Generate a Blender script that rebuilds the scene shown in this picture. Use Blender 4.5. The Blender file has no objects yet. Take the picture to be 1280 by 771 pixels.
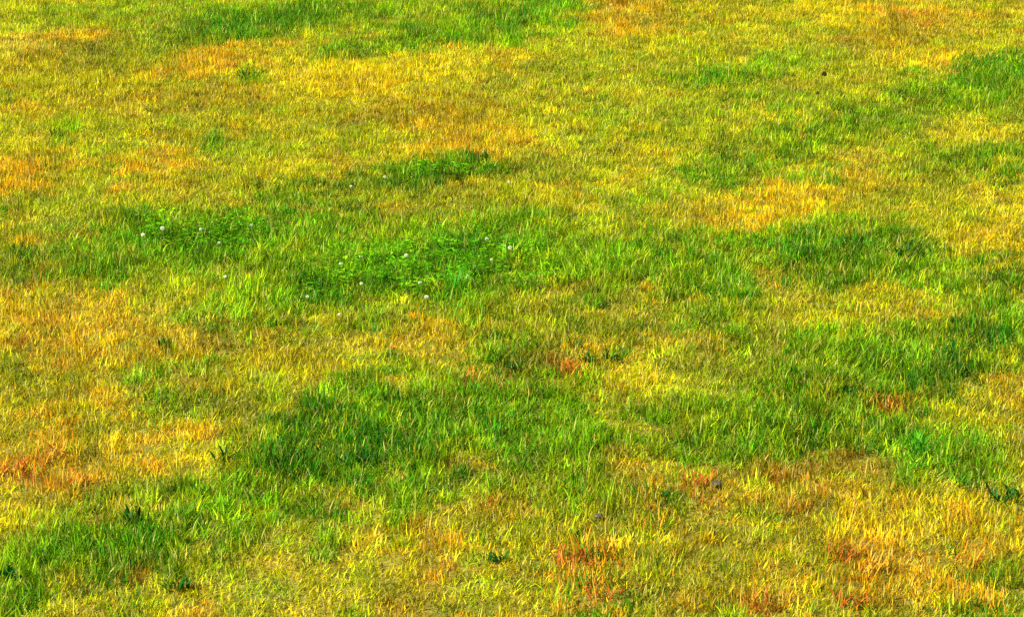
import bpy, bmesh, math, random
import numpy as np

# ------------------------------------------------------------------ camera, sky, sun, exposure
SC = bpy.context.scene
COL = SC.collection
R = math.radians
CAM_H, PITCH, HFOV = 3.6, R(15.2), R(20.0)
W, H = 1280.0, 771.0
F = (W / 2) / math.tan(HFOV / 2)

cd = bpy.data.cameras.new('camera')
cd.angle = HFOV
cd.clip_start, cd.clip_end = 0.1, 2000.0
cam = bpy.data.objects.new('camera', cd)
COL.objects.link(cam)
cam.location = (0, 0, CAM_H)
cam.rotation_euler = (math.pi / 2 - PITCH, 0, 0)
SC.camera = cam

SUN_EL, SUN_AZ = R(42), R(-122)      # azimuth from +Y (view direction) towards +X: sun behind and left of the camera
sun_dir = (math.sin(SUN_AZ) * math.cos(SUN_EL), math.cos(SUN_AZ) * math.cos(SUN_EL), math.sin(SUN_EL))
world = bpy.data.worlds.new('World')
SC.world = world
world.use_nodes = True
wn = world.node_tree.nodes
bg = wn['Background']
sky = wn.new('ShaderNodeTexSky')
sky.sky_type = 'NISHITA'
sky.sun_disc = False
sky.sun_elevation = SUN_EL
sky.sun_rotation = SUN_AZ
world.node_tree.links.new(sky.outputs[0], bg.inputs[0])
bg.inputs[1].default_value = 0.12
sl = bpy.data.lights.new('sun', 'SUN')
sl.energy = 4.6
sl.angle = R(0.53)
sl.color = (1.0, 0.95, 0.86)
sun = bpy.data.objects.new('sun', sl)
COL.objects.link(sun)
sun.location = (0, 0, 60)
from mathutils import Vector, Matrix, Euler
sun.rotation_euler = (-Vector(sun_dir)).to_track_quat('-Z', 'Y').to_euler()

SC.view_settings.view_transform = 'Standard'
SC.view_settings.look = 'None'
SC.view_settings.gamma = 1.0
SC.view_settings.use_curve_mapping = False
SC.view_settings.exposure = 1.5
SC.render.engine = 'CYCLES'
SC.cycles.max_bounces = 6
SC.cycles.diffuse_bounces = 4
SC.cycles.transmission_bounces = 4
SC.cycles.use_denoising = False
SC.cycles.filter_width = 1.5

rng = np.random.default_rng(7)
random.seed(11)

# ------------------------------------------------------------------ helpers
CP, SP = math.cos(PITCH), math.sin(PITCH)

def ground_at(px, py, z=0.04):
    """The field point that a photo pixel looks at (grass tops at height z)."""
    px = np.asarray(px, float); py = np.asarray(py, float)
    u, v = (px - W / 2) / F, (H / 2 - py) / F
    dy, dz = CP + v * SP, -SP + v * CP
    t = (z - CAM_H) / dz
    return np.stack([u * t, dy * t], -1)

def _hash(ix, iy, s):
    n = (ix.astype(np.int64) * 374761393 + iy.astype(np.int64) * 668265263 + s * 982451653) & 0x7fffffff
    n = ((n ^ (n >> 13)) * 1274126177) & 0x7fffffff
    n = n ^ (n >> 16)
    return (n & 0xffff) / 65535.0

def vnoise(x, y, s=0):
    ix, iy = np.floor(x), np.floor(y)
    fx, fy = x - ix, y - iy
    fx, fy = fx * fx * (3 - 2 * fx), fy * fy * (3 - 2 * fy)
    a, b = _hash(ix, iy, s), _hash(ix + 1, iy, s)
    c, d = _hash(ix, iy + 1, s), _hash(ix + 1, iy + 1, s)
    return (a * (1 - fx) + b * fx) * (1 - fy) + (c * (1 - fx) + d * fx) * fy

def fbm(x, y, s=0, o=3):
    v, a, t = 0, 1.0, 0
    for k in range(o):
        v = v + a * vnoise(x * 2 ** k + 17.3 * k, y * 2 ** k - 9.1 * k, s + k)
        t += a; a *= 0.55
    return v / t

def height(x, y):
    x = np.asarray(x, float); y = np.asarray(y, float)
    return (fbm(x / 2.6, y / 3.2, 40, 2) - 0.5) * 0.12 + (fbm(x / 0.5, y / 0.5, 50, 2) - 0.5) * 0.045

def lin(c):
    c = np.asarray(c, float) / 255.0
    return np.where(c <= 0.04045, c / 12.92, ((c + 0.055) / 1.055) ** 2.4)

# ------------------------------------------------------------------ what grows where
# kinds of sward by leaf colour; near-black K also paints shadow holes
PAL = {
    'L': (168, 170, 8), 'M': (178, 188, 8), 'Y': (208, 184, 8), 'T': (214, 186, 58), 'O': (222, 152, 16),
    'R': (182, 98, 32), 'B': (142, 108, 12), 'E': (106, 114, 12), 'G': (92, 148, 7), 'D': (34, 106, 6),
    'K': (12, 64, 16), 'V': (62, 154, 14),
}
# patches seen in the photograph: (pixel x, pixel y, half width, half height, slant in degrees (+ = rising to the right), kind, strength)
P = '''
1090 690 260 90 0 Y .32;600 710 240 80 0 Y .14;120 420 220 60 2 Y .3;300 745 140 40 0 Y .14;250 100 320 60 2 Y .2;600 120 260 70 2 Y .2;1100 40 250 40 0 Y .22;1000 245 280 30 3 Y .35
500 312 280 60 2 G .34;330 330 160 50 2 G .25;1000 315 200 40 2 G .3;520 500 220 34 5 G .28;1010 440 210 60 4 G .28;110 690 200 60 10 G .28;60 560 160 50 0 O .25;1000 600 200 40 0 O .15
60 8 90 9 3 Y .6;120 15 190 9 2 G .4;30 55 65 13 4 T .8;100 45 45 7 3 O .8;330 28 120 15 9 G .7;275 31 70 9 9 D .7;395 15 60 9 5 D .6;225 43 28 7 4 E .7
125 62 55 11 2 E .8;60 72 40 8 0 B .6;265 66 66 10 8 O .75;215 74 16 6 0 O .6;405 74 60 9 5 Y .7;380 80 40 7 3 O .3;306 87 9 6 0 D .9;180 116 100 10 3 B .6
330 116 60 12 4 B .4;22 126 18 8 0 O .7;125 95 60 8 5 Y .6;60 155 60 14 0 M .4;85 160 14 9 0 G .6;225 170 28 9 0 E .6;302 171 30 9 0 G .5;15 210 40 18 5 O .9
66 206 26 10 0 O .7;190 196 40 14 0 O .75;40 236 34 10 0 E .7;2 246 10 8 0 D .8;325 232 20 9 0 D .7;390 224 32 8 5 D .6;388 250 34 8 0 B .6;192 248 10 7 0 O .7
310 205 80 12 4 Y .5;20 175 30 10 0 Y .4;440 90 60 12 4 Y .5;640 22 66 12 6 D .8;600 36 60 9 5 G .7;515 43 34 8 5 D .7;450 56 40 6 4 D .6;470 9 60 9 4 G .7
690 18 18 11 0 V .8;612 18 20 7 0 K .4;560 28 90 14 5 G .4;795 6 70 9 -3 B .6;765 5 40 6 0 O .4;800 31 55 14 2 O .6;480 86 90 19 6 Y .75;450 95 40 10 0 O .3
570 66 75 8 5 Y .7;632 60 14 7 0 O .6;642 90 36 11 3 E .6;692 86 30 9 0 E .4;715 45 28 20 0 M .8;490 130 70 12 4 B .6;575 170 60 17 5 O .65;614 190 22 10 0 R .7
578 141 26 13 0 B .7;525 146 32 8 4 O .5;640 165 60 16 0 Y .4;760 140 60 10 3 G .4;790 138 20 8 0 E .7;555 206 78 12 2 G .7;545 206 60 8 2 D .6;600 205 26 7 0 D .7
470 215 34 9 0 D .5;535 225 50 10 4 E .6;690 202 28 12 0 E .6;480 250 14 6 0 O .6;800 240 56 14 4 G .5;810 186 50 18 3 Y .6;700 236 60 10 3 Y .5;428 246 9 11 0 D .8
590 222 50 8 0 B .4;1130 16 68 8 -2 O .85;1140 15 40 5 -2 R .5;1030 16 60 12 -2 Y .6;1175 30 10 5 0 E .7;1120 42 80 12 3 B .6;1070 60 50 12 4 B .35;1210 70 76 12 6 Y .9
1150 79 50 8 5 O .45;925 92 60 10 8 G .8;905 96 30 7 8 D .5;1000 72 50 12 6 G .4;1250 84 44 18 10 D .8;1265 80 26 9 8 V .4;1190 106 62 11 9 D .6;1165 122 76 15 6 G .5
1130 126 20 10 0 E .6;1170 141 40 8 0 E .5;1235 105 50 14 5 G .6;930 126 30 8 3 G .6;1075 146 50 12 3 G .6;1030 160 28 10 3 D .6;990 172 40 12 3 G .6;930 186 36 14 3 E .7
910 205 24 9 2 D .8;1000 190 34 12 3 G .6;880 208 30 10 0 G .5;1250 192 44 11 6 D .75;1165 201 40 9 3 E .6;1190 195 50 8 3 G .4;1085 210 42 12 2 O .6;920 221 24 6 0 O .6
985 240 80 15 5 O .6;1010 225 50 8 3 Y .5;1210 216 28 10 0 B .5;1265 240 34 34 0 Y .8;1105 238 50 13 3 E .7;1210 160 66 11 4 Y .6;1150 168 60 10 0 M .3;1100 95 60 12 3 M .3
115 310 34 16 3 G .7;45 327 34 11 0 E .8;40 330 20 8 0 D .5;3 346 12 6 0 K .7;20 361 32 10 0 R .7;75 346 34 9 0 B .6;210 286 66 20 5 G .8;240 294 56 9 2 D .9
190 300 40 12 0 D .5;125 336 32 12 0 G .8;120 332 14 8 0 D .5;340 286 56 19 4 G .7;350 270 44 8 4 D .6;395 354 22 11 0 D .8;424 350 16 12 0 D .6;250 388 18 10 0 D .6
330 380 48 14 3 G .7;356 392 18 10 0 G .7;100 405 115 20 2 T .55;110 402 90 16 2 O .45;30 426 34 8 2 O .9;20 428 20 5 0 R .5;130 440 72 13 2 O .55;145 436 50 10 0 B .4
16 450 24 9 0 Y .7;260 430 50 17 4 B .5;355 413 18 12 0 O .6;310 442 56 12 3 B .5;130 461 14 8 0 E .8;175 480 24 10 0 G .8;222 480 48 12 2 G .7;355 487 34 9 4 D .5
75 500 34 15 4 O .8;160 506 30 10 0 O .5;30 476 40 12 0 E .6;70 372 60 10 0 Y .6;200 365 80 12 0 M .4;380 470 60 20 0 Y .4;545 312 150 34 2 G .8;560 305 20 12 0 D .7
600 295 46 13 0 D .65;520 340 56 12 4 D .6;570 330 9 34 88 D .4;572 345 8 26 0 V .6;470 345 36 12 0 D .6;425 352 24 10 0 D .6;472 378 14 7 0 E .7;430 380 40 10 0 E .6
645 290 34 8 0 D .6;735 313 70 24 3 G .7;700 335 30 12 0 G .6;800 308 30 14 3 D .5;770 325 50 14 0 G .5;820 366 20 7 0 O .7;640 396 40 6 2 Y .9;480 425 84 18 3 Y .7
535 411 12 9 0 O .8;600 415 40 12 0 Y .5;575 412 30 6 0 O .4;625 440 42 21 0 G .8;618 445 14 8 0 D .7;645 455 16 8 0 D .7;640 467 66 7 2 R .8;716 457 28 13 2 R .8
592 468 12 8 0 O .8;720 424 16 9 0 D .8;735 442 12 6 0 K .7;762 440 9 7 0 K .7;790 408 80 24 2 E .7;700 425 50 20 0 E .5;805 424 20 8 0 D .6;775 446 28 12 3 O .7
832 440 18 7 0 O .7;500 490 66 14 6 G .8;600 491 44 11 0 G .8;595 488 26 7 0 D .5;680 500 44 13 2 G .7;545 505 30 10 0 D .7;800 470 66 20 2 Y .6;760 480 40 14 0 M .4
930 262 56 9 3 O .7;1000 258 70 10 3 Y .6;980 303 78 17 3 G .8;990 300 50 11 3 D .7;1060 300 36 10 3 D .65;1115 285 26 14 0 D .6;1128 308 12 6 0 K .8;1068 320 30 12 0 D .5
1085 340 36 8 3 E .8;875 322 36 18 0 G .7;870 318 18 14 0 D .5;885 360 24 13 0 D .7;920 354 22 14 0 D .6;1182 303 9 6 0 K .8;1195 298 30 9 0 B .6;960 336 36 12 0 B .6
1240 280 60 26 2 Y .9;1260 282 30 18 0 O .3;1080 372 95 14 4 Y .55;985 356 50 14 0 Y .4;1190 330 64 13 3 G .7;1272 336 24 13 0 D .7;1240 373 34 11 0 D .8;1210 391 42 12 0 D .7
1270 402 24 14 0 D .8;1200 392 20 8 0 K .5;1060 420 66 18 4 G .8;1160 436 56 13 0 D .85;1185 438 24 9 0 K .6;1110 460 54 18 6 D .75;1060 484 22 14 0 D .8;1050 480 10 8 0 K .5
1040 492 54 24 3 E .7;1020 505 40 14 0 D .5;1000 460 8 6 0 D .9;880 425 15 13 0 O .7;860 431 12 9 0 E .7;1100 490 20 10 3 R .75;1135 480 12 12 0 B .7;870 470 20 11 0 E .7
945 480 36 11 0 G .8;920 502 46 12 0 G .7;1240 440 50 14 0 E .5;1220 440 40 10 0 G .5;1270 490 16 11 0 O .8;1220 470 50 18 0 Y .5;1150 500 40 14 0 B .4;950 420 60 16 0 E .4
50 570 68 17 3 O .8;15 580 26 10 0 R .7;70 560 40 9 0 R .4;110 562 30 10 0 O .7;90 595 10 10 0 R .8;102 590 10 10 0 E .7;40 614 60 10 0 Y .8;110 635 30 12 0 Y .7
180 545 70 16 3 O .5;240 550 40 14 0 Y .4;390 555 58 29 14 D .75;350 590 44 12 8 D .75;420 545 40 20 10 D .6;310 630 46 17 10 D .6;275 622 40 14 0 G .7;165 645 12 12 0 K .8
120 655 40 9 0 D .7;145 678 72 24 8 D .75;80 690 60 22 5 G .7;195 692 28 12 0 D .7;222 630 30 12 0 G .8;40 688 40 20 0 G .7;20 720 22 15 0 D .8;12 742 24 14 0 G .8
150 745 36 13 0 D .7;222 735 18 13 0 D .7;310 750 36 14 0 G .6;280 570 10 7 0 K .8;335 630 34 12 0 G .7;105 720 40 20 0 G .6;275 675 8 8 0 O .8;372 655 24 9 0 O .5
420 680 26 10 3 O .6;250 742 30 20 0 Y .4;385 752 40 14 0 Y .5;300 560 40 14 0 Y .3;480 545 66 26 8 D .75;432 580 16 12 0 D .8;540 514 40 12 0 D .7;620 528 40 14 0 V .7
700 548 58 22 3 G .7;700 525 60 12 0 G .6;525 592 36 10 0 D .6;545 600 8 6 0 K .7;465 612 30 9 0 G .6;605 630 34 7 2 O .8;618 628 14 5 0 R .5;652 610 9 8 0 B .8
815 562 34 12 0 O .4;840 595 20 10 0 O .8;800 630 34 16 0 B .5;810 652 12 11 0 O .9;830 620 11 10 0 D .8;710 615 28 14 0 G .7;723 600 8 8 0 D .7;745 650 8 7 0 K .6
725 700 28 26 0 R .8;742 690 10 40 0 O .8;700 742 40 32 0 O .65;762 745 26 9 0 R .8;722 675 9 7 0 K .8;612 675 8 9 0 E .8;620 705 16 13 0 D .7;640 735 16 12 0 E .7
576 690 10 9 0 E .6;442 680 30 14 0 T .5;775 763 26 12 0 D .7;842 745 24 14 0 G .6;610 740 26 20 0 O .4;660 690 30 20 0 O .35;1000 530 56 18 3 D .65;1100 530 22 14 0 D .8
1150 548 62 16 2 V .7;1175 566 40 7 0 D .6;940 540 60 16 0 G .7;880 540 50 18 0 G .5;1250 545 40 14 0 G .4;990 570 66 18 3 B .7;975 568 40 12 0 R .45;895 603 12 8 0 K .5
925 620 10 8 0 B .8;870 600 36 18 0 B .7;872 598 24 10 0 R .5;1015 582 16 10 0 R .4;1098 558 28 11 0 B .8;1082 580 20 10 0 B .7;1245 605 10 19 0 D .8;1266 602 10 16 0 D .7
1276 645 14 16 0 D .7;1240 628 14 8 0 R .6;1072 655 40 12 0 O .75;1063 686 40 22 3 O .8;1055 685 20 13 0 R .7;1100 702 24 16 0 O .7;1210 690 24 15 0 O .8;1030 732 34 12 0 O .8
1065 750 22 13 0 R .7;960 755 18 18 0 R .6;1180 728 20 10 0 O .8;930 640 20 10 0 O .8;1150 640 100 26 2 Y .5;1040 640 50 14 0 Y .6;1245 750 66 20 4 D .7;1172 745 16 10 0 D .7
1098 752 24 13 0 E .7;990 665 26 14 0 G .6;950 650 24 10 0 G .5;900 742 30 24 0 G .5;1130 690 120 50 0 O .3;1000 720 90 40 0 O .3;880 690 40 20 0 B .3;1265 640 14 10 0 E .6
'''
patches = []
for line in P.replace('\n', ';').split(';'):
    t = line.split()
    if len(t) == 7:
        patches.append(tuple(float(v) for v in t[:5]) + (t[5], float(t[6]) * (.88 if t[5] == 'O' and float(t[1]) < 260 else 1)))

def patch_field(x, y):
    """Leaf colour, lushness (-1 dry .. 1 lush) and coarse noise for field points."""
    n = len(x)
    wx = x + (fbm(x / 0.22, y / 0.35, 3, 3) - 0.5) * 0.42 + rng.normal(0, .065, n)
    wy = y + (fbm(x / 0.22, y / 0.35, 9, 3) - 0.5) * 1.0 + rng.normal(0, .17, n)
    col = np.tile(np.array(PAL['L'], float), (n, 1))
    far = np.clip((y - 10) / 12, 0, 1)[:, None]
    col = col * far + np.array((146, 152, 10.0)) * (1 - far)
    dry = np.zeros(n)
    lushk = {'L': 0, 'M': .2, 'Y': -.45, 'T': -.7, 'O': -.8, 'R': -1, 'B': -.6, 'E': .35, 'G': .7, 'D': 1, 'K': 1, 'V': 1}
    # ground the photograph does not show, and small variation everywhere
    c0 = ground_at([0, W, W, 0], [0, 0, H, H])
    def edge(a, b):
        d = b - a; return (d[0] * (y - a[1]) - d[1] * (x - a[0])) / np.hypot(*d)
    inside = np.min([-edge(c0[i], c0[(i + 1) % 4]) for i in range(4)], 0)
    out = np.clip(0.5 - inside / 0.8, 0, 1)
    for k, s, sx, sy, th in (('G', 20, 1.1, 1.5, .52), ('D', 24, .7, .9, .62), ('Y', 28, 1.0, 1.4, .56), ('O', 32, .6, .8, .64), ('B', 36, .5, .7, .62)):
        f = np.clip((fbm((x * .95 + y * .2) / sx, (y - x * .35) / sy, s, 3) - th) * 9, 0, 1)
        w = f * (0.24 + 0.56 * out)
        col += (np.array(PAL[k]) - col) * w[:, None]
        dry += (lushk[k] - dry) * w
    for k, s, th, st in (('E', 110, .60, .65), ('D', 116, .66, .7), ('O', 122, .655, .6), ('B', 128, .62, .6), ('G', 134, .60, .55), ('R', 140, .70, .6), ('M', 146, .60, .5)):
        f = np.clip((fbm(x / .13, y / .24, s, 2) - th) * 8, 0, 1) * st * (1 - .35 * np.clip((y - 11) / 9, 0, 1))
        col += (np.array(PAL[k]) - col) * f[:, None]
        dry += (lushk[k] - dry) * f
    for px, py, rx, ry, an, k, st in patches:
        a = R(-an); rx, ry = rx * 1.08, ry * 1.22
        c, u, v = ground_at([px, px + rx * math.cos(a), px - ry * math.sin(a)], [py, py + rx * math.sin(a), py + ry * math.cos(a)])
        M = np.linalg.inv(np.stack([u - c, v - c], 1))
        q = np.stack([wx - c[0], wy - c[1]], -1) @ M.T
        r2 = (q ** 2).sum(1)
        w = np.clip(st * 1.25, 0, .97) * np.exp(-0.85 * r2 ** 1.25)
        col += (np.array(PAL[k]) - col) * w[:, None]
        dry += (lushk[k] - dry) * w
    return col, dry

# ------------------------------------------------------------------ materials
def mat_new(name):
    m = bpy.data.materials.new(name)
    m.use_nodes = True
    nt = m.node_tree
    for n in list(nt.nodes):
        nt.nodes.remove(n)
    return m, nt

def leaf_shader(nt, colour, transl=0.38, gloss=0.004, rough=0.45):
    N, Lk = nt.nodes, nt.links
    d = N.new('ShaderNodeBsdfDiffuse'); t = N.new('ShaderNodeBsdfTranslucent'); g = N.new('ShaderNodeBsdfGlossy')
    g.inputs['Roughness'].default_value = rough
    g.inputs['Color'].default_value = (1, .96, .6, 1)
    Lk.new(colour, d.inputs['Color']); Lk.new(colour, t.inputs['Color'])
    m1 = N.new('ShaderNodeMixShader'); m1.inputs[0].default_value = transl
    m2 = N.new('ShaderNodeMixShader'); m2.inputs[0].default_value = gloss
    Lk.new(d.outputs[0], m1.inputs[1]); Lk.new(t.outputs[0], m1.inputs[2])
    Lk.new(m1.outputs[0], m2.inputs[1]); Lk.new(g.outputs[0], m2.inputs[2])
    o = N.new('ShaderNodeOutputMaterial')
    Lk.new(m2.outputs[0], o.inputs[0])

def grass_material():
    """Leaf colour comes from the sward it belongs to; each blade varies in hue and value, and some blades are dead straw."""
    m, nt = mat_new('grass_blades')
    N, Lk = nt.nodes, nt.links
    ins = N.new('ShaderNodeAttribute'); ins.attribute_type = 'INSTANCER'; ins.attribute_name = 'leaf'
    bl = N.new('ShaderNodeAttribute'); bl.attribute_type = 'GEOMETRY'; bl.attribute_name = 'blade'
    sep = N.new('ShaderNodeSeparateColor'); Lk.new(bl.outputs['Color'], sep.inputs[0])
    hsv = N.new('ShaderNodeHueSaturation')
    hue = N.new('ShaderNodeMapRange'); hue.inputs['To Min'].default_value = .47; hue.inputs['To Max'].default_value = .53
    Lk.new(sep.outputs[0], hue.inputs['Value']); Lk.new(hue.outputs[0], hsv.inputs['Hue'])
    val = N.new('ShaderNodeMapRange'); val.inputs['To Min'].default_value = .45; val.inputs['To Max'].default_value = 1.55
    Lk.new(sep.outputs[2], val.inputs['Value']); Lk.new(val.outputs[0], hsv.inputs['Value'])
    hsv.inputs['Saturation'].default_value = 1.0
    Lk.new(ins.outputs['Color'], hsv.inputs['Color'])
    # dead blades
    gt = N.new('ShaderNodeMath'); gt.operation = 'GREATER_THAN'; gt.inputs[1].default_value = .90
    Lk.new(sep.outputs[0], gt.inputs[0])
    sc = N.new('ShaderNodeMath'); sc.operation = 'MULTIPLY'; sc.inputs[1].default_value = .55
    Lk.new(gt.outputs[0], sc.inputs[0])
    mx = N.new('ShaderNodeMix'); mx.data_type = 'RGBA'
    Lk.new(sc.outputs[0], mx.inputs[0]); Lk.new(hsv.outputs[0], mx.inputs[6])
    mx.inputs[7].default_value = (.56, .42, .10, 1)
    leaf_shader(nt, mx.outputs[2])
    return m

def plain_leaf(name, c, transl=.3, gloss=.012, var=.25):
    m, nt = mat_new(name)
    N, Lk = nt.nodes, nt.links
    tc = N.new('ShaderNodeTexCoord')
    nz = N.new('ShaderNodeTexNoise'); nz.inputs['Scale'].default_value = 60; nz.inputs['Detail'].default_value = 3
    Lk.new(tc.outputs['Object'], nz.inputs['Vector'])
    oi = N.new('ShaderNodeObjectInfo')
    ad = N.new('ShaderNodeMath'); ad.operation = 'ADD'
    Lk.new(nz.outputs[0], ad.inputs[0]); Lk.new(oi.outputs['Random'], ad.inputs[1])
    mr = N.new('ShaderNodeMapRange'); mr.inputs['From Max'].default_value = 2.0
    mr.inputs['To Min'].default_value = 1 - var; mr.inputs['To Max'].default_value = 1 + var
    Lk.new(ad.outputs[0], mr.inputs['Value'])
    hsv = N.new('ShaderNodeHueSaturation'); hsv.inputs['Color'].default_value = (*c, 1)
    Lk.new(mr.outputs[0], hsv.inputs['Value'])
    leaf_shader(nt, hsv.outputs[0], transl, gloss)
    return m

def soil_material():
    m, nt = mat_new('soil_and_thatch')
    N, Lk = nt.nodes, nt.links
    tc = N.new('ShaderNodeTexCoord')
    n1 = N.new('ShaderNodeTexNoise'); n1.inputs['Scale'].default_value = 45; n1.inputs['Detail'].default_value = 6
    n2 = N.new('ShaderNodeTexNoise'); n2.inputs['Scale'].default_value = 2.2; n2.inputs['Detail'].default_value = 4
    for n in (n1, n2): Lk.new(tc.outputs['Object'], n.inputs['Vector'])
    r1 = N.new('ShaderNodeValToRGB')
    r1.color_ramp.elements[0].position = .3; r1.color_ramp.elements[0].color = (.045, .036, .012, 1)
    r1.color_ramp.elements[1].position = .72; r1.color_ramp.elements[1].color = (.26, .18, .03, 1)
    r2 = N.new('ShaderNodeValToRGB')
    r2.color_ramp.elements[0].position = .35; r2.color_ramp.elements[0].color = (.10, .13, .012, 1)
    r2.color_ramp.elements[1].position = .65; r2.color_ramp.elements[1].color = (.24, .19, .02, 1)
    Lk.new(n1.outputs[0], r1.inputs[0]); Lk.new(n2.outputs[0], r2.inputs[0])
    mx = N.new('ShaderNodeMix'); mx.data_type = 'RGBA'; mx.inputs[0].default_value = .5
    Lk.new(r1.outputs[0], mx.inputs[6]); Lk.new(r2.outputs[0], mx.inputs[7])
    d = N.new('ShaderNodeBsdfDiffuse'); Lk.new(mx.outputs[2], d.inputs[0])
    b = N.new('ShaderNodeBump'); b.inputs['Strength'].default_value = .5; b.inputs['Distance'].default_value = .02
    Lk.new(n1.outputs[0], b.inputs['Height']); Lk.new(b.outputs[0], d.inputs['Normal'])
    o = N.new('ShaderNodeOutputMaterial'); Lk.new(d.outputs[0], o.inputs[0])
    return m

GRASS = grass_material()
SOIL = soil_material()

# ------------------------------------------------------------------ the field
def mesh_obj(name, verts, faces, mat, parent=None, smooth=False):
    me = bpy.data.meshes.new(name)
    me.from_pydata([tuple(v) for v in verts], [], faces)
    if smooth:
        me.polygons.foreach_set('use_smooth', [True] * len(me.polygons))
    me.materials.append(mat)
    o = bpy.data.objects.new(name, me)
    COL.objects.link(o)
    o.parent = parent
    return o

def axis(fine0, fine1, step, end0, end1):
    a = list(np.arange(fine0, fine1 + 1e-6, step))
    s, x = step, a[-1]
    while x < end1:
        s *= 1.35; x += s; a.append(min(x, end1 + 1))
    s, x, b = step, a[0], []
    while x > end0:
        s *= 1.35; x -= s; b.append(max(x, end0 - 1))
    return np.array(b[::-1] + a)

gx, gy = axis(-7, 7, .14, -600, 600), axis(5, 28, .14, -300, 1200)
XX, YY = np.meshgrid(gx, gy)
ZZ = height(XX, YY)
nx, ny = len(gx), len(gy)
gv = np.stack([XX.ravel(), YY.ravel(), ZZ.ravel()], -1)
gf = [(j * nx + i, j * nx + i + 1, (j + 1) * nx + i + 1, (j + 1) * nx + i) for j in range(ny - 1) for i in range(nx - 1)]
field = mesh_obj('ground', gv, gf, SOIL, smooth=True)
field['kind'] = 'structure'
field['label'] = 'brown soil and thatch of the field under the grass'
field['category'] = 'ground'

# ------------------------------------------------------------------ tufts that the sward is made of
class Blades:
    def __init__(s):
        s.v, s.f, s.c = [], [], []
    def strip(s, base, ang, lean, length, width, curl=.6, seg=3, twist=0.0, cval=None):
        cv = cval or (random.random(), 0, random.random())
        dx, dy = math.cos(ang), math.sin(ang)
        sx, sy = -math.sin(ang + twist), math.cos(ang + twist)
        i0 = len(s.v); p = np.array(base, float); th = lean
        for k in range(seg + 1):
            t = k / seg
            w = width * (1 - t ** 1.8) * .5 * (0.75 + .25 * min(1, t * 4))
            if k == seg:
                s.v.append(tuple(p)); s.c.append((cv[0], t, cv[2], 1))
            else:
                for q in (-1, 1):
                    s.v.append((p[0] + q * sx * w, p[1] + q * sy * w, p[2])); s.c.append((cv[0], t, cv[2], 1))
            st = length / seg
            p = p + np.array((dx * math.sin(th), dy * math.sin(th), math.cos(th))) * st
            th += curl / seg
        for k in range(seg - 1):
            a = i0 + 2 * k
            s.f.append((a, a + 1, a + 3, a + 2))
        a = i0 + 2 * (seg - 1)
        s.f.append((a, a + 1, a + 2))
    def disc(s, c, r, nrm_tilt, ang, n=6):
        cv = (random.random() * .8, 0, random.random())
        M = Euler((nrm_tilt * math.cos(ang), nrm_tilt * math.sin(ang), 0)).to_matrix()
        i0 = len(s.v)
        for k in range(n):
            a = 2 * math.pi * k / n
            q = M @ Vector((r * math.cos(a) * .8, r * math.sin(a), 0))
            s.v.append((c[0] + q[0], c[1] + q[1], c[2] + q[2])); s.c.append((cv[0], 1, cv[2], 1))
        s.f.append(tuple(range(i0, i0 + n)))
    def mesh(s, name, mat=None):
        me = bpy.data.meshes.new(name)
        me.from_pydata(s.v, [], s.f)
        at = me.color_attributes.new('blade', 'FLOAT_COLOR', 'POINT')
        at.data.foreach_set('color', np.array(s.c, np.float32).ravel())
        me.materials.append(mat or GRASS)
        return me

def rr(a, b): return random.uniform(a, b)

def tuft_short():
    b = Blades()
    for _ in range(34):
        r, a = .05 * math.sqrt(random.random()), rr(0, 6.28)
        b.strip((r * math.cos(a), r * math.sin(a), -.012), rr(0, 6.28), abs(random.gauss(.12, .42)), rr(.028, .062), rr(.0036, .0066), rr(.1, 1.6), 3, rr(-.8, .8))
    return b.mesh('short_tuft')

def tuft_lush():
    b = Blades()
    for _ in range(36):
        r, a = .05 * math.sqrt(random.random()), rr(0, 6.28)
        b.strip((r * math.cos(a), r * math.sin(a), -.012), rr(0, 6.28), abs(random.gauss(.15, .36)), rr(.038, .082), rr(.0040, .0074), rr(.3, 1.5), 4, rr(-.8, .8))
    return b.mesh('lush_tuft')

def tuft_dry():
    b = Blades()
    for _ in range(30):
        r, a = .05 * math.sqrt(random.random()), rr(0, 6.28)
        b.strip((r * math.cos(a), r * math.sin(a), -.01), rr(0, 6.28), abs(random.gauss(.15, .45)), rr(.028, .060), rr(.0036, .0064), rr(-.2, 1.0), 3, rr(-1, 1))
    for _ in range(2):
        r, a = .05 * math.sqrt(random.random()), rr(0, 6.28)
        b.strip((r * math.cos(a), r * math.sin(a), -.01), rr(0, 6.28), rr(0, .3), rr(.06, .09), .0035, rr(0, .3), 3, 0)
    return b.mesh('dry_tuft')

def tuft_clover():
    b = Blades()
    for _ in range(8):
        r, a = .055 * math.sqrt(random.random()), rr(0, 6.28)
        x, y, h = r * math.cos(a), r * math.sin(a), rr(.025, .07)
        b.strip((x, y, -.01), rr(0, 6.28), .05, h + .01, .002, .05, 2)
        a0 = rr(0, 6.28); rl = rr(.005, .008)
        for k in range(3):
            q = a0 + k * 2.094
            b.disc((x + math.cos(q) * rl * .95, y + math.sin(q) * rl * .95, h + rr(-.002, .002)), rl, rr(-.5, .5), q)
    for _ in range(20):
        r, a = .05 * math.sqrt(random.random()), rr(0, 6.28)
        b.strip((r * math.cos(a), r * math.sin(a), -.012), rr(0, 6.28), abs(random.gauss(.1, .2)), rr(.045, .09), rr(.004, .007), rr(.2, 1.2), 3, rr(-.8, .8))
    return b.mesh('clover_tuft')

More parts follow.
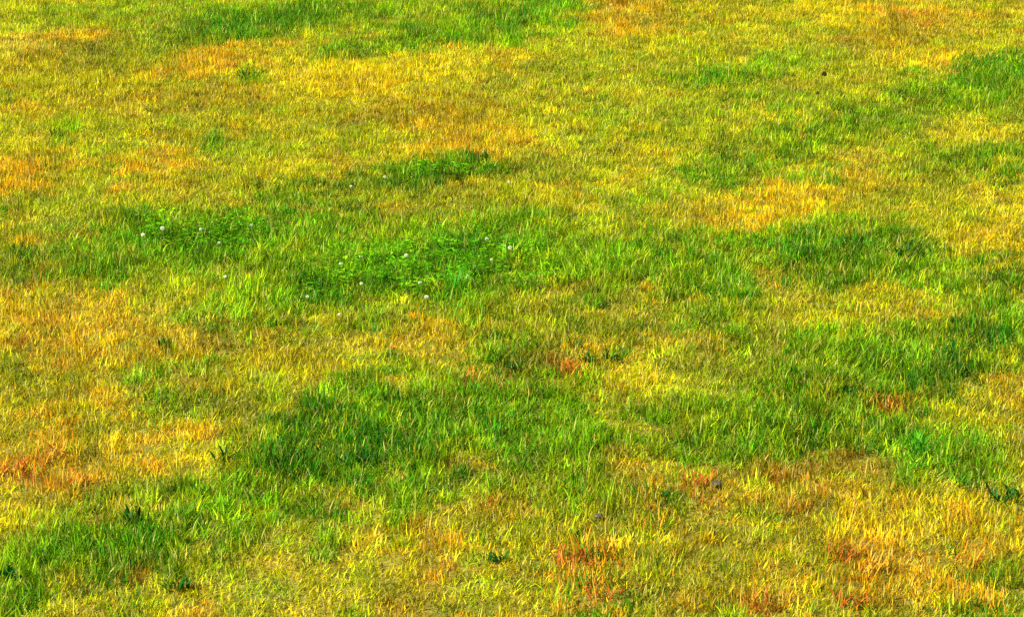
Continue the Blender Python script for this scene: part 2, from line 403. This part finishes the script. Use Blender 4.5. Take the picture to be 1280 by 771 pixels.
def sward(name, meshes, pts, leaf, scl, label):
    """One patch of sward: points that carry tuft meshes (geometry nodes), leaf colour stored on each point."""
    n = len(pts)
    me = bpy.data.meshes.new(name)
    me.vertices.add(n)
    me.vertices.foreach_set('co', pts.astype(np.float32).ravel())
    def att(nm, ty, key, arr):
        a = me.attributes.new(nm, ty, 'POINT'); a.data.foreach_set(key, arr.astype(np.float32).ravel() if ty != 'INT' else arr.astype(np.int32).ravel())
    att('leaf', 'FLOAT_COLOR', 'color', np.concatenate([leaf, np.ones((n, 1))], 1))
    rot = np.stack([rng.normal(0, .10, n), rng.normal(0, .10, n), rng.random(n) * 6.283], -1)
    att('rot', 'FLOAT_VECTOR', 'vector', rot)
    att('scl', 'FLOAT_VECTOR', 'vector', scl)
    att('idx', 'INT', 'value', rng.integers(0, len(meshes), n))
    o = bpy.data.objects.new(name, me)
    COL.objects.link(o)
    me.materials.append(GRASS)
    ng = bpy.data.node_groups.new(name + '_nodes', 'GeometryNodeTree')
    ng.interface.new_socket('Geometry', in_out='INPUT', socket_type='NodeSocketGeometry')
    ng.interface.new_socket('Geometry', in_out='OUTPUT', socket_type='NodeSocketGeometry')
    N, Lk = ng.nodes, ng.links
    gi, go = N.new('NodeGroupInput'), N.new('NodeGroupOutput')
    join = N.new('GeometryNodeJoinGeometry')
    for k, m in enumerate(meshes):
        src = bpy.data.objects.new(m.name, m)          # a source shape only, never linked to the scene
        oi = N.new('GeometryNodeObjectInfo'); oi.inputs['Object'].default_value = src
        oi.inputs['As Instance'].default_value = False
        ti = N.new('GeometryNodeGeometryToInstance')
        Lk.new(oi.outputs['Geometry'], ti.inputs[0]); Lk.new(ti.outputs[0], join.inputs[0])
    iop = N.new('GeometryNodeInstanceOnPoints')
    iop.inputs['Pick Instance'].default_value = True
    def named(nm, ty):
        q = N.new('GeometryNodeInputNamedAttribute'); q.data_type = ty; q.inputs[0].default_value = nm
        return q.outputs[0]
    e2r = N.new('FunctionNodeEulerToRotation')
    Lk.new(named('rot', 'FLOAT_VECTOR'), e2r.inputs[0])
    Lk.new(gi.outputs[0], iop.inputs['Points']); Lk.new(join.outputs[0], iop.inputs['Instance'])
    Lk.new(named('idx', 'INT'), iop.inputs['Instance Index'])
    Lk.new(e2r.outputs[0], iop.inputs['Rotation']); Lk.new(named('scl', 'FLOAT_VECTOR'), iop.inputs['Scale'])
    Lk.new(iop.outputs[0], go.inputs[0])
    o.modifiers.new('tufts', 'NODES').node_group = ng
    o['kind'] = 'stuff'; o['label'] = label; o['category'] = 'grass'
    return o

# where tufts stand: jittered grid, as wide as the view plus a step to each side
SP_ = .044
xs, ys = np.arange(-7, 7, SP_), np.arange(7.0, 27.0, SP_)
X, Y = [a.ravel() for a in np.meshgrid(xs, ys)]
X = X + (rng.random(X.size) - .5) * SP_ * 1.3; Y = Y + (rng.random(Y.size) - .5) * SP_ * 1.3
keep = np.abs(X) < Y * math.tan(HFOV / 2) * 1.06 + 1.1
thin = (np.abs(X) < Y * math.tan(HFOV / 2) * 1.04 + .15) | (rng.random(X.size) < .55)
X, Y = X[keep & thin], Y[keep & thin]
colr, lush = patch_field(X, Y)
n = X.size
# tuft-to-tuft variation of leaf colour
mixn = rng.random(n)
for k, p0, p1, s in (('Y', 0, .10, .45), ('G', .10, .20, .40), ('O', .20, .245, .40), ('M', .245, .36, .45), ('E', .36, .46, .45), ('K', .46, .475, .4)):
    sel = (mixn >= p0) & (mixn < p1)
    colr[sel] += (np.array(PAL[k]) - colr[sel]) * s
val = np.exp(rng.normal(0, .27, n) + (fbm(X / .10, Y / .2, 70, 2) - .5) * .7 + (fbm(X / .35, Y / .7, 90, 2) - .5) * .32)
ALB = 0.80
# clover grows only where the lush patches carry its white flowers, and its leaves are all green
def near(px, py, rx, ry):
    c = ground_at(px, py); u = ground_at(px + rx, py); v = ground_at(px, py - ry)
    return ((X - c[0]) / (u[0] - c[0])) ** 2 + ((Y - c[1]) / (v[1] - c[1])) ** 2 < rng.random(n) ** .5 * 1.3
clov = (near(250, 290, 90, 24) | near(545, 325, 150, 36) | near(555, 208, 70, 12) | near(395, 352, 30, 14)) & (lush > .45) & (rng.random(n) < .42)
colr[clov] += (np.array((70, 130, 10)) - colr[clov]) * .6
leaf = lin(np.clip(colr, 0, 255)) * ALB * val[:, None]
leaf = np.clip(leaf, 0.001, .85)
Zg = height(X, Y) - .004
pts = np.stack([X, Y, Zg], -1)
hgt = np.clip(1 + .22 * lush + (fbm(X / .25, Y / .3, 80, 2) - .5) * .8, .55, 1.6) * np.exp(rng.normal(-.03, .26, n))
scl = np.stack([np.ones(n) * 1.08, np.ones(n) * 1.08, hgt], -1)
dryc = (lush < -.38) & ~clov
lus = (lush > .45) & ~clov
mid = ~(clov | dryc | lus)
for nm, sel, fn, lb in (('meadow_grass', mid, tuft_short, 'short yellow-green meadow grass covering most of the field'),
                        ('lush_grass', lus, tuft_lush, 'longer dark green grass growing in bands and patches'),
                        ('dry_grass', dryc, tuft_dry, 'dry orange and straw yellow grass in scattered patches'),
                        ('clover_cover', clov, tuft_clover, 'dark green clover leaves growing among grass round the white flowers')):
    sward(nm, [fn() for _ in range(9)], pts[sel], leaf[sel], scl[sel], lb)

# ------------------------------------------------------------------ things that stand out of the sward
def alb(c, k=.8): return tuple(float(v) for v in lin(c) * k)
M_DOCK_SHADE = plain_leaf('dock_leaf_shaded', alb((26, 92, 14), .55), .3, .006, .5)  # leaf green darkened: self-shadow and shadow holes are put into the colour
M_DOCK_STALK = plain_leaf('dock_stalk', alb((120, 120, 40)))
M_RUST = plain_leaf('rusty_blade', alb((190, 98, 30), .6), .25, .006, .5)
M_STRAW = plain_leaf('straw_blade', alb((216, 156, 34), .65), .25, .006, .4)
M_BRIGHT = plain_leaf('bright_green_blade', alb((60, 150, 10), .7), .35, .008, .35)
M_STEM = plain_leaf('flower_stem', alb((130, 150, 30)))
M_PETAL = plain_leaf('white_floret', (.62, .66, .38), .35, .01, .2)
M_PALE = plain_leaf('pale_yellow_floret', (.58, .50, .16), .35, .01, .2)
M_BROWN = plain_leaf('dark_brown_seed', (.035, .022, .006), .1, .02, .4)
M_ORANGE = plain_leaf('orange_petal', alb((226, 118, 26)), .3, .01, .2)
M_STONE = plain_leaf('grey_stone', (.055, .042, .032), 0, .02, .4)

def spot(px, py, z=.03):
    x, y = [float(v) for v in ground_at(px, py, z)]
    return x, y, float(height(x, y))

def thing(name, px, py, label, cat, group=None, z=.03, rz=None, s=1.0):
    o = bpy.data.objects.new(name, None)
    o.empty_display_size = .05
    COL.objects.link(o)
    x, y, h = spot(px, py, z)
    o.location = (x, y, h - .003)
    o.rotation_euler = (0, 0, rr(0, 6.28) if rz is None else rz)
    o.scale = (s, s, s)
    o['label'], o['category'] = label, cat
    if group: o['group'] = group
    return o

def part(name, me, parent, rot=(0, 0, 0), loc=(0, 0, 0), s=(1, 1, 1)):
    o = bpy.data.objects.new(name, me)
    COL.objects.link(o)
    o.parent = parent
    o.rotation_euler, o.location, o.scale = rot, loc, s
    return o

def leaf_mesh(name, length, width, lean, curl, mat, seg=6, stalk=.25, cup=.25):
    v, f = [], []
    p, th = np.zeros(3), lean
    for k in range(seg + 1):
        t = k / seg
        q = max(0, (t - stalk) / (1 - stalk))
        w = max(.0022, width * .5 * (math.sin(math.pi * q ** .75) ** .8 if 0 < q < 1 else 0))
        if k == seg: w = .0006
        up = np.array((-math.cos(th), 0, math.sin(th)))
        ru = rr(-.12, .12) * w
        for sgn in (-1, 0, 1):
            v.append(tuple(p + np.array((0, sgn * w, 0)) + up * (abs(sgn) * w * cup + sgn * ru)))
        p = p + np.array((math.sin(th), 0, math.cos(th))) * length / seg
        th += curl / seg
    for k in range(seg):
        a = 3 * k
        f += [(a, a + 1, a + 4, a + 3), (a + 1, a + 2, a + 5, a + 4)]
    me = bpy.data.meshes.new(name)
    me.from_pydata(v, [], f)
    me.polygons.foreach_set('use_smooth', [True] * len(f))
    me.materials.append(mat)
    return me

def blade_mesh(name, length, width, lean, curl, mat):
    return leaf_mesh(name, length, width, lean, curl, mat, 5, 0.0, .35)

dock_shade_leaves = [leaf_mesh('leaf', rr(.05, .08), rr(.008, .015), rr(.1, .7), rr(.4, 1.3), M_DOCK_SHADE) for _ in range(8)]
def dock(px, py, label, s=1.0, k=16):  # dark leafy plants, some added in place of shadow holes in the grass
    o = thing('dock_shade_plant', px, py, label, 'weed', s=s)
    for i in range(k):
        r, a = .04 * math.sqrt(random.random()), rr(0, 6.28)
        part('leaf', random.choice(dock_shade_leaves), o, (rr(-.1, .1), rr(-.15, .15), i * 2.4 + rr(-.3, .3)), (r * math.cos(a), r * math.sin(a), 0))
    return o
rust_blades = [blade_mesh('blade', rr(.05, .09), rr(.004, .0065), rr(.02, .8), rr(.1, 1.6), M_RUST) for _ in range(9)]
straw_blades = [blade_mesh('blade', rr(.05, .09), rr(.0035, .006), rr(.02, .5), rr(.1, 1.0), M_STRAW) for _ in range(7)]
def dry_clump(px, py, label, s=1.0, k=22, straw=.35, spread=.07):
    o = thing('dry_grass_clump', px, py, label, 'dry grass', s=s)
    for i in range(int(k * 1.7)):
        me = random.choice(straw_blades if random.random() < straw else rust_blades)
        r, a = spread * math.sqrt(random.random()), rr(0, 6.28)
        part('blade', me, o, (0, 0, rr(0, 6.28)), (r * math.cos(a), r * math.sin(a), 0))
    return o
green_blades = [blade_mesh('blade', rr(.08, .14), rr(.005, .008), rr(.0, .3), rr(.2, .9), M_BRIGHT) for _ in range(6)]
def tall_clump(px, py, label, s=1.0, k=20):
    o = thing('tall_grass_clump', px, py, label, 'grass clump', s=s)
    for i in range(k):
        r, a = .035 * math.sqrt(random.random()), rr(0, 6.28)
        part('blade', random.choice(green_blades), o, (0, 0, rr(0, 6.28)), (r * math.cos(a), r * math.sin(a), 0))
    return o

def stem_mesh(h, r, mat, bend=.01):
    v, f, n = [], [], 5
    for k in range(4):
        t = k / 3
        for i in range(n):
            a = 2 * math.pi * i / n
            v.append((r * (1 - .3 * t) * math.cos(a) + bend * t * t, r * (1 - .3 * t) * math.sin(a), h * t))
    for k in range(3):
        for i in range(n):
            f.append((k * n + i, k * n + (i + 1) % n, (k + 1) * n + (i + 1) % n, (k + 1) * n + i))
    me = bpy.data.meshes.new('stem'); me.from_pydata(v, [], f); me.materials.append(mat)
    return me

def head_mesh(name, rad, mat, count=46, squash=.85, spike=.55):
    """A round head built of many little florets."""
    v, f = [], []
    for i in range(count):
        z = 1 - 1.75 * (i + .5) / count
        a = i * 2.39996
        s = math.sqrt(max(0, 1 - z * z))
        d = Vector((s * math.cos(a), s * math.sin(a), z))
        t = d.orthogonal().normalized(); b = d.cross(t)
        L = rad * rr(.9, 1.1); w = rad * .21
        i0 = len(v)
        base = d * rad * (1 - spike)
        for q, (sc_, ln) in enumerate(((.7, 0), (1.0, .6))):
            for m in range(3):
                an = m * 2.094
                p = base + d * (L * spike * ln) + (t * math.cos(an) + b * math.sin(an)) * w * sc_
                v.append((p.x, p.y, p.z * squash))
        p = d * L; v.append((p.x, p.y, p.z * squash))
        for m in range(3):
            n2 = (m + 1) % 3
            f += [(i0 + m, i0 + n2, i0 + 3 + n2, i0 + 3 + m), (i0 + 3 + m, i0 + 3 + n2, i0 + 6)]
    me = bpy.data.meshes.new(name); me.from_pydata(v, [], f); me.materials.append(mat)
    return me

stems = [stem_mesh(.10, .0013, M_STEM, b) for b in (.006, .012, -.008)]
white_heads = [head_mesh('flower_head', r, M_PETAL) for r in (.0105, .012, .0135)]
pale_heads = [head_mesh('flower_head', r, M_PALE) for r in (.010, .0115)]
def flower(px, py, label, group, heads=white_heads, name='clover_flower', s=1.0, hgt=.8):
    s *= .78
    o = thing(name, px, py, label, 'flower', group, z=.10 * hgt, s=s)
    st = part('stem', random.choice(stems), o, s=(1, 1, hgt))
    bx_ = max(st.data.vertices, key=lambda q: q.co.z).co.x
    part('flower_head', random.choice(heads), o, (rr(-.3, .3), rr(-.3, .3), 0), (bx_, 0, .10 * hgt + .006))
    return o

flower(205, 293, 'largest white clover flower of the small dark clover patch', None, s=1.6)
for px, py, s in ((177, 293, 1.1), (252, 284, 1.2), (275, 300, 1.1)):
    flower(px, py, 'round white clover flower at the edge of the small dark clover patch', 'white flowers of the small clover patch', s=s)
flower(313, 276, 'lone whitish clover flower between the small dark clover patch and wider green', None, s=1.1)
for px, py, s in ((450, 316, 1.1), (509, 312, 1.1), (451, 350, 1.0), (532, 370, 1.2), (612, 317, 1.1), (524, 350, 1.0), (425, 327, 1.1), (610, 290, 1.1)):
    flower(px, py, 'small white clover flower scattered in the widest green clover patch', 'white flowers of the wide clover patch', s=s)
flower(584, 345, 'white clover flower right beside the tall bright green grass clump', None, s=1.3)
flower(639, 308, 'largest white clover flower at the edge of the wide clover patch', None, s=1.45)
for px, py in ((426, 394), (383, 373), (283, 349)):
    flower(px, py, 'single white clover flower in yellowish grass outside the clover patches', 'white flowers in yellowish grass', s=1.1)
for px, py in ((481, 216), (440, 229), (636, 221)):
    flower(px, py, 'tiny white clover flower beside the thin dark green band next to orange-brown grass', 'white flowers by the thin dark band', s=1.0)
for px, py in ((740, 13), (764, 13)):
    flower(px, py, 'pale cream flower head in brownish grass beside orange grass', 'cream flowers in brownish grass', pale_heads, 'cream_flower', 1.4)
flower(231, 16, 'pale yellow flower head in bright grass beside a long dark green band', None, pale_heads, 'cream_flower', 1.4)
flower(1222, 39, 'slender pale yellow flower standing beside the bright yellow strip', None, pale_heads, 'cream_flower', 1.2, 1.1)

brown_head = head_mesh('seed_head', .013, M_BROWN, 36, 1.1)
for px, py, s, lb in ((1031, 105, 1.5, 'dark brown round seed head standing over short yellow-green grass'), (1021, 114, .9, 'smaller brown seed head beside the dark round seed head')):
    o = thing('dry_seed_head', px, py, lb, 'seed head', z=.10, s=s)
    part('stem', stems[0], o); part('seed_head', brown_head, o, loc=(.006, 0, .105))
o = thing('orange_flower', 492, 433, 'small orange flower between two pale stalks in yellow grass', 'flower', z=.07, rz=0)
part('stem', stem_mesh(.065, .0016, M_STEM, 0), o)
petal = leaf_mesh('petal', .022, .012, .9, .6, M_ORANGE, 4, .1)
for k in range(7): part('petal', petal, o, (0, 0, k * .898), (0, 0, .064))
pale_stalk = stem_mesh(.085, .0022, M_PALE, .012)
for sx in (-1, 1): part('pale_stalk', pale_stalk, o, (0, sx * .16, 0), (sx * .012, .02, 0))

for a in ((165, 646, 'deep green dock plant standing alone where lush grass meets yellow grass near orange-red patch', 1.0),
          (618, 448, 'dark leaves standing in for a shadow hole in the small green tuft behind the rust-brown strip', .9),
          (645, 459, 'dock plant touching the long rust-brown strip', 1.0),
          (720, 427, 'dark leaves standing in for a shadow hole in olive grass behind a near-black gap', .9),
          (736, 444, 'blackish green leaves standing in for a shadow hole beside reddish grass', 1.0),
          (762, 441, 'narrow dark leaves standing in for a shadow hole between reddish grass and orange patch', .9),
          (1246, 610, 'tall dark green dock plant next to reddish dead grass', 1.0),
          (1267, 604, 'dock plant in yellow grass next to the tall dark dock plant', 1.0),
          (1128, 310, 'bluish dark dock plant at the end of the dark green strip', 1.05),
          (1182, 305, 'small blackish leaves standing in for a shadow hole in brownish grass near bright yellow grass', .75),
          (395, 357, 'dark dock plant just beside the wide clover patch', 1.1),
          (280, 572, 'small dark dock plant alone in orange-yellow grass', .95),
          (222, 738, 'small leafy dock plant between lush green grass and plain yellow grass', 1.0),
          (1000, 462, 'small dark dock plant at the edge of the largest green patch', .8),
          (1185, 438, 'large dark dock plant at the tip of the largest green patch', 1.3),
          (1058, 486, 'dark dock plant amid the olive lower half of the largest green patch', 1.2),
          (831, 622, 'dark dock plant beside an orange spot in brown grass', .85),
          (722, 677, 'small blackish leaves standing in for a shadow hole just behind the rusty red clump', .8),
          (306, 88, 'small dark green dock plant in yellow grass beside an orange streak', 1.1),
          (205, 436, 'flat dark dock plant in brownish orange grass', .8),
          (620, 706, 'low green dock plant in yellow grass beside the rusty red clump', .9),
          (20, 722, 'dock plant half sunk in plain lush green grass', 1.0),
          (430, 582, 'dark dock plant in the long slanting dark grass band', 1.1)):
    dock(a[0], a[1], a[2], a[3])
for a in ((722, 706, 'rusty red clump of coarse dead grass with bent blades', 1.15, 26, .2),
          (745, 690, 'upright orange straw clump beside the rusty red clump', 1.2, 18, .75),
          (758, 745, 'flattened reddish dead grass clump touching the rusty red clump', .9, 16, .3),
          (1055, 690, 'bright orange-red dead grass clump in the broad orange patch', 1.1, 24, .45),
          (1090, 708, 'golden orange straw clump in the broad orange patch', 1.0, 20, .85),
          (1066, 752, 'dark red-brown dead grass clump at the border of the broad orange patch', 1.0, 20, .2),
          (958, 756, 'reddish orange dead grass clump standing in yellow grass', 1.1, 20, .4),
          (92, 598, 'thin red dead grass clump at the tip of the orange-red patch', .9, 14, .2),
          (14, 582, 'wide red-orange dead grass clump in the orange-red patch', 1.1, 24, .4),
          (62, 566, 'pinkish orange dead grass clump in the orange-red patch', 1.1, 22, .5),
          (1104, 491, 'pinkish red dead grass clump inside the largest green patch', 1.0, 20, .4),
          (716, 460, 'red-brown dead grass clump at the end of the rust-brown strip', 1.1, 22, .3),
          (592, 468, 'orange dead grass clump at the start of the rust-brown strip', .8, 14, .6),
          (872, 600, 'reddish brown dead grass clump beside the dark stone', 1.0, 18, .3),
          (810, 654, 'small bright orange straw clump in yellow grass', .9, 14, .8),
          (1210, 692, 'rounded orange straw clump in yellow grass near dark green grass', 1.0, 18, .8),
          (614, 630, 'low orange-red strip of dead grass in yellow-green grass', .8, 16, .5)):
    dry_clump(*a)
tall_clump(571, 362, 'tall bright green grass clump in the wide clover patch', 1.2)
tall_clump(1150, 556, 'vivid green grass clump between the largest green patch and yellow grass', .9, 24)

def stone(px, py, label, s):
    bm = bmesh.new()
    bmesh.ops.create_icosphere(bm, subdivisions=2, radius=.03)
    for v in bm.verts:
        q = v.co.normalized()
        v.co *= 1 + .28 * (float(vnoise(np.array([q.x * 1.7 + px]), np.array([q.y * 1.7 + q.z * 1.3]), 5)[0]) - .5)
        v.co.z *= .62; v.co.x *= 1.25
    me = bpy.data.meshes.new('stone'); bm.to_mesh(me); bm.free()
    me.materials.append(M_STONE)
    o = bpy.data.objects.new('stone', me)
    COL.objects.link(o)
    x, y, h = spot(px, py, .03)
    o.location, o.scale, o.rotation_euler = (x, y, h + .022), (s, s, s), (0, .1, rr(0, 6))
    o['label'], o['category'] = label, 'stone'
stone(896, 603, 'small grey stone lying in reddish brown grass', .6)
stone(748, 648, 'small pale stone between green tuft and orange straw', .5)
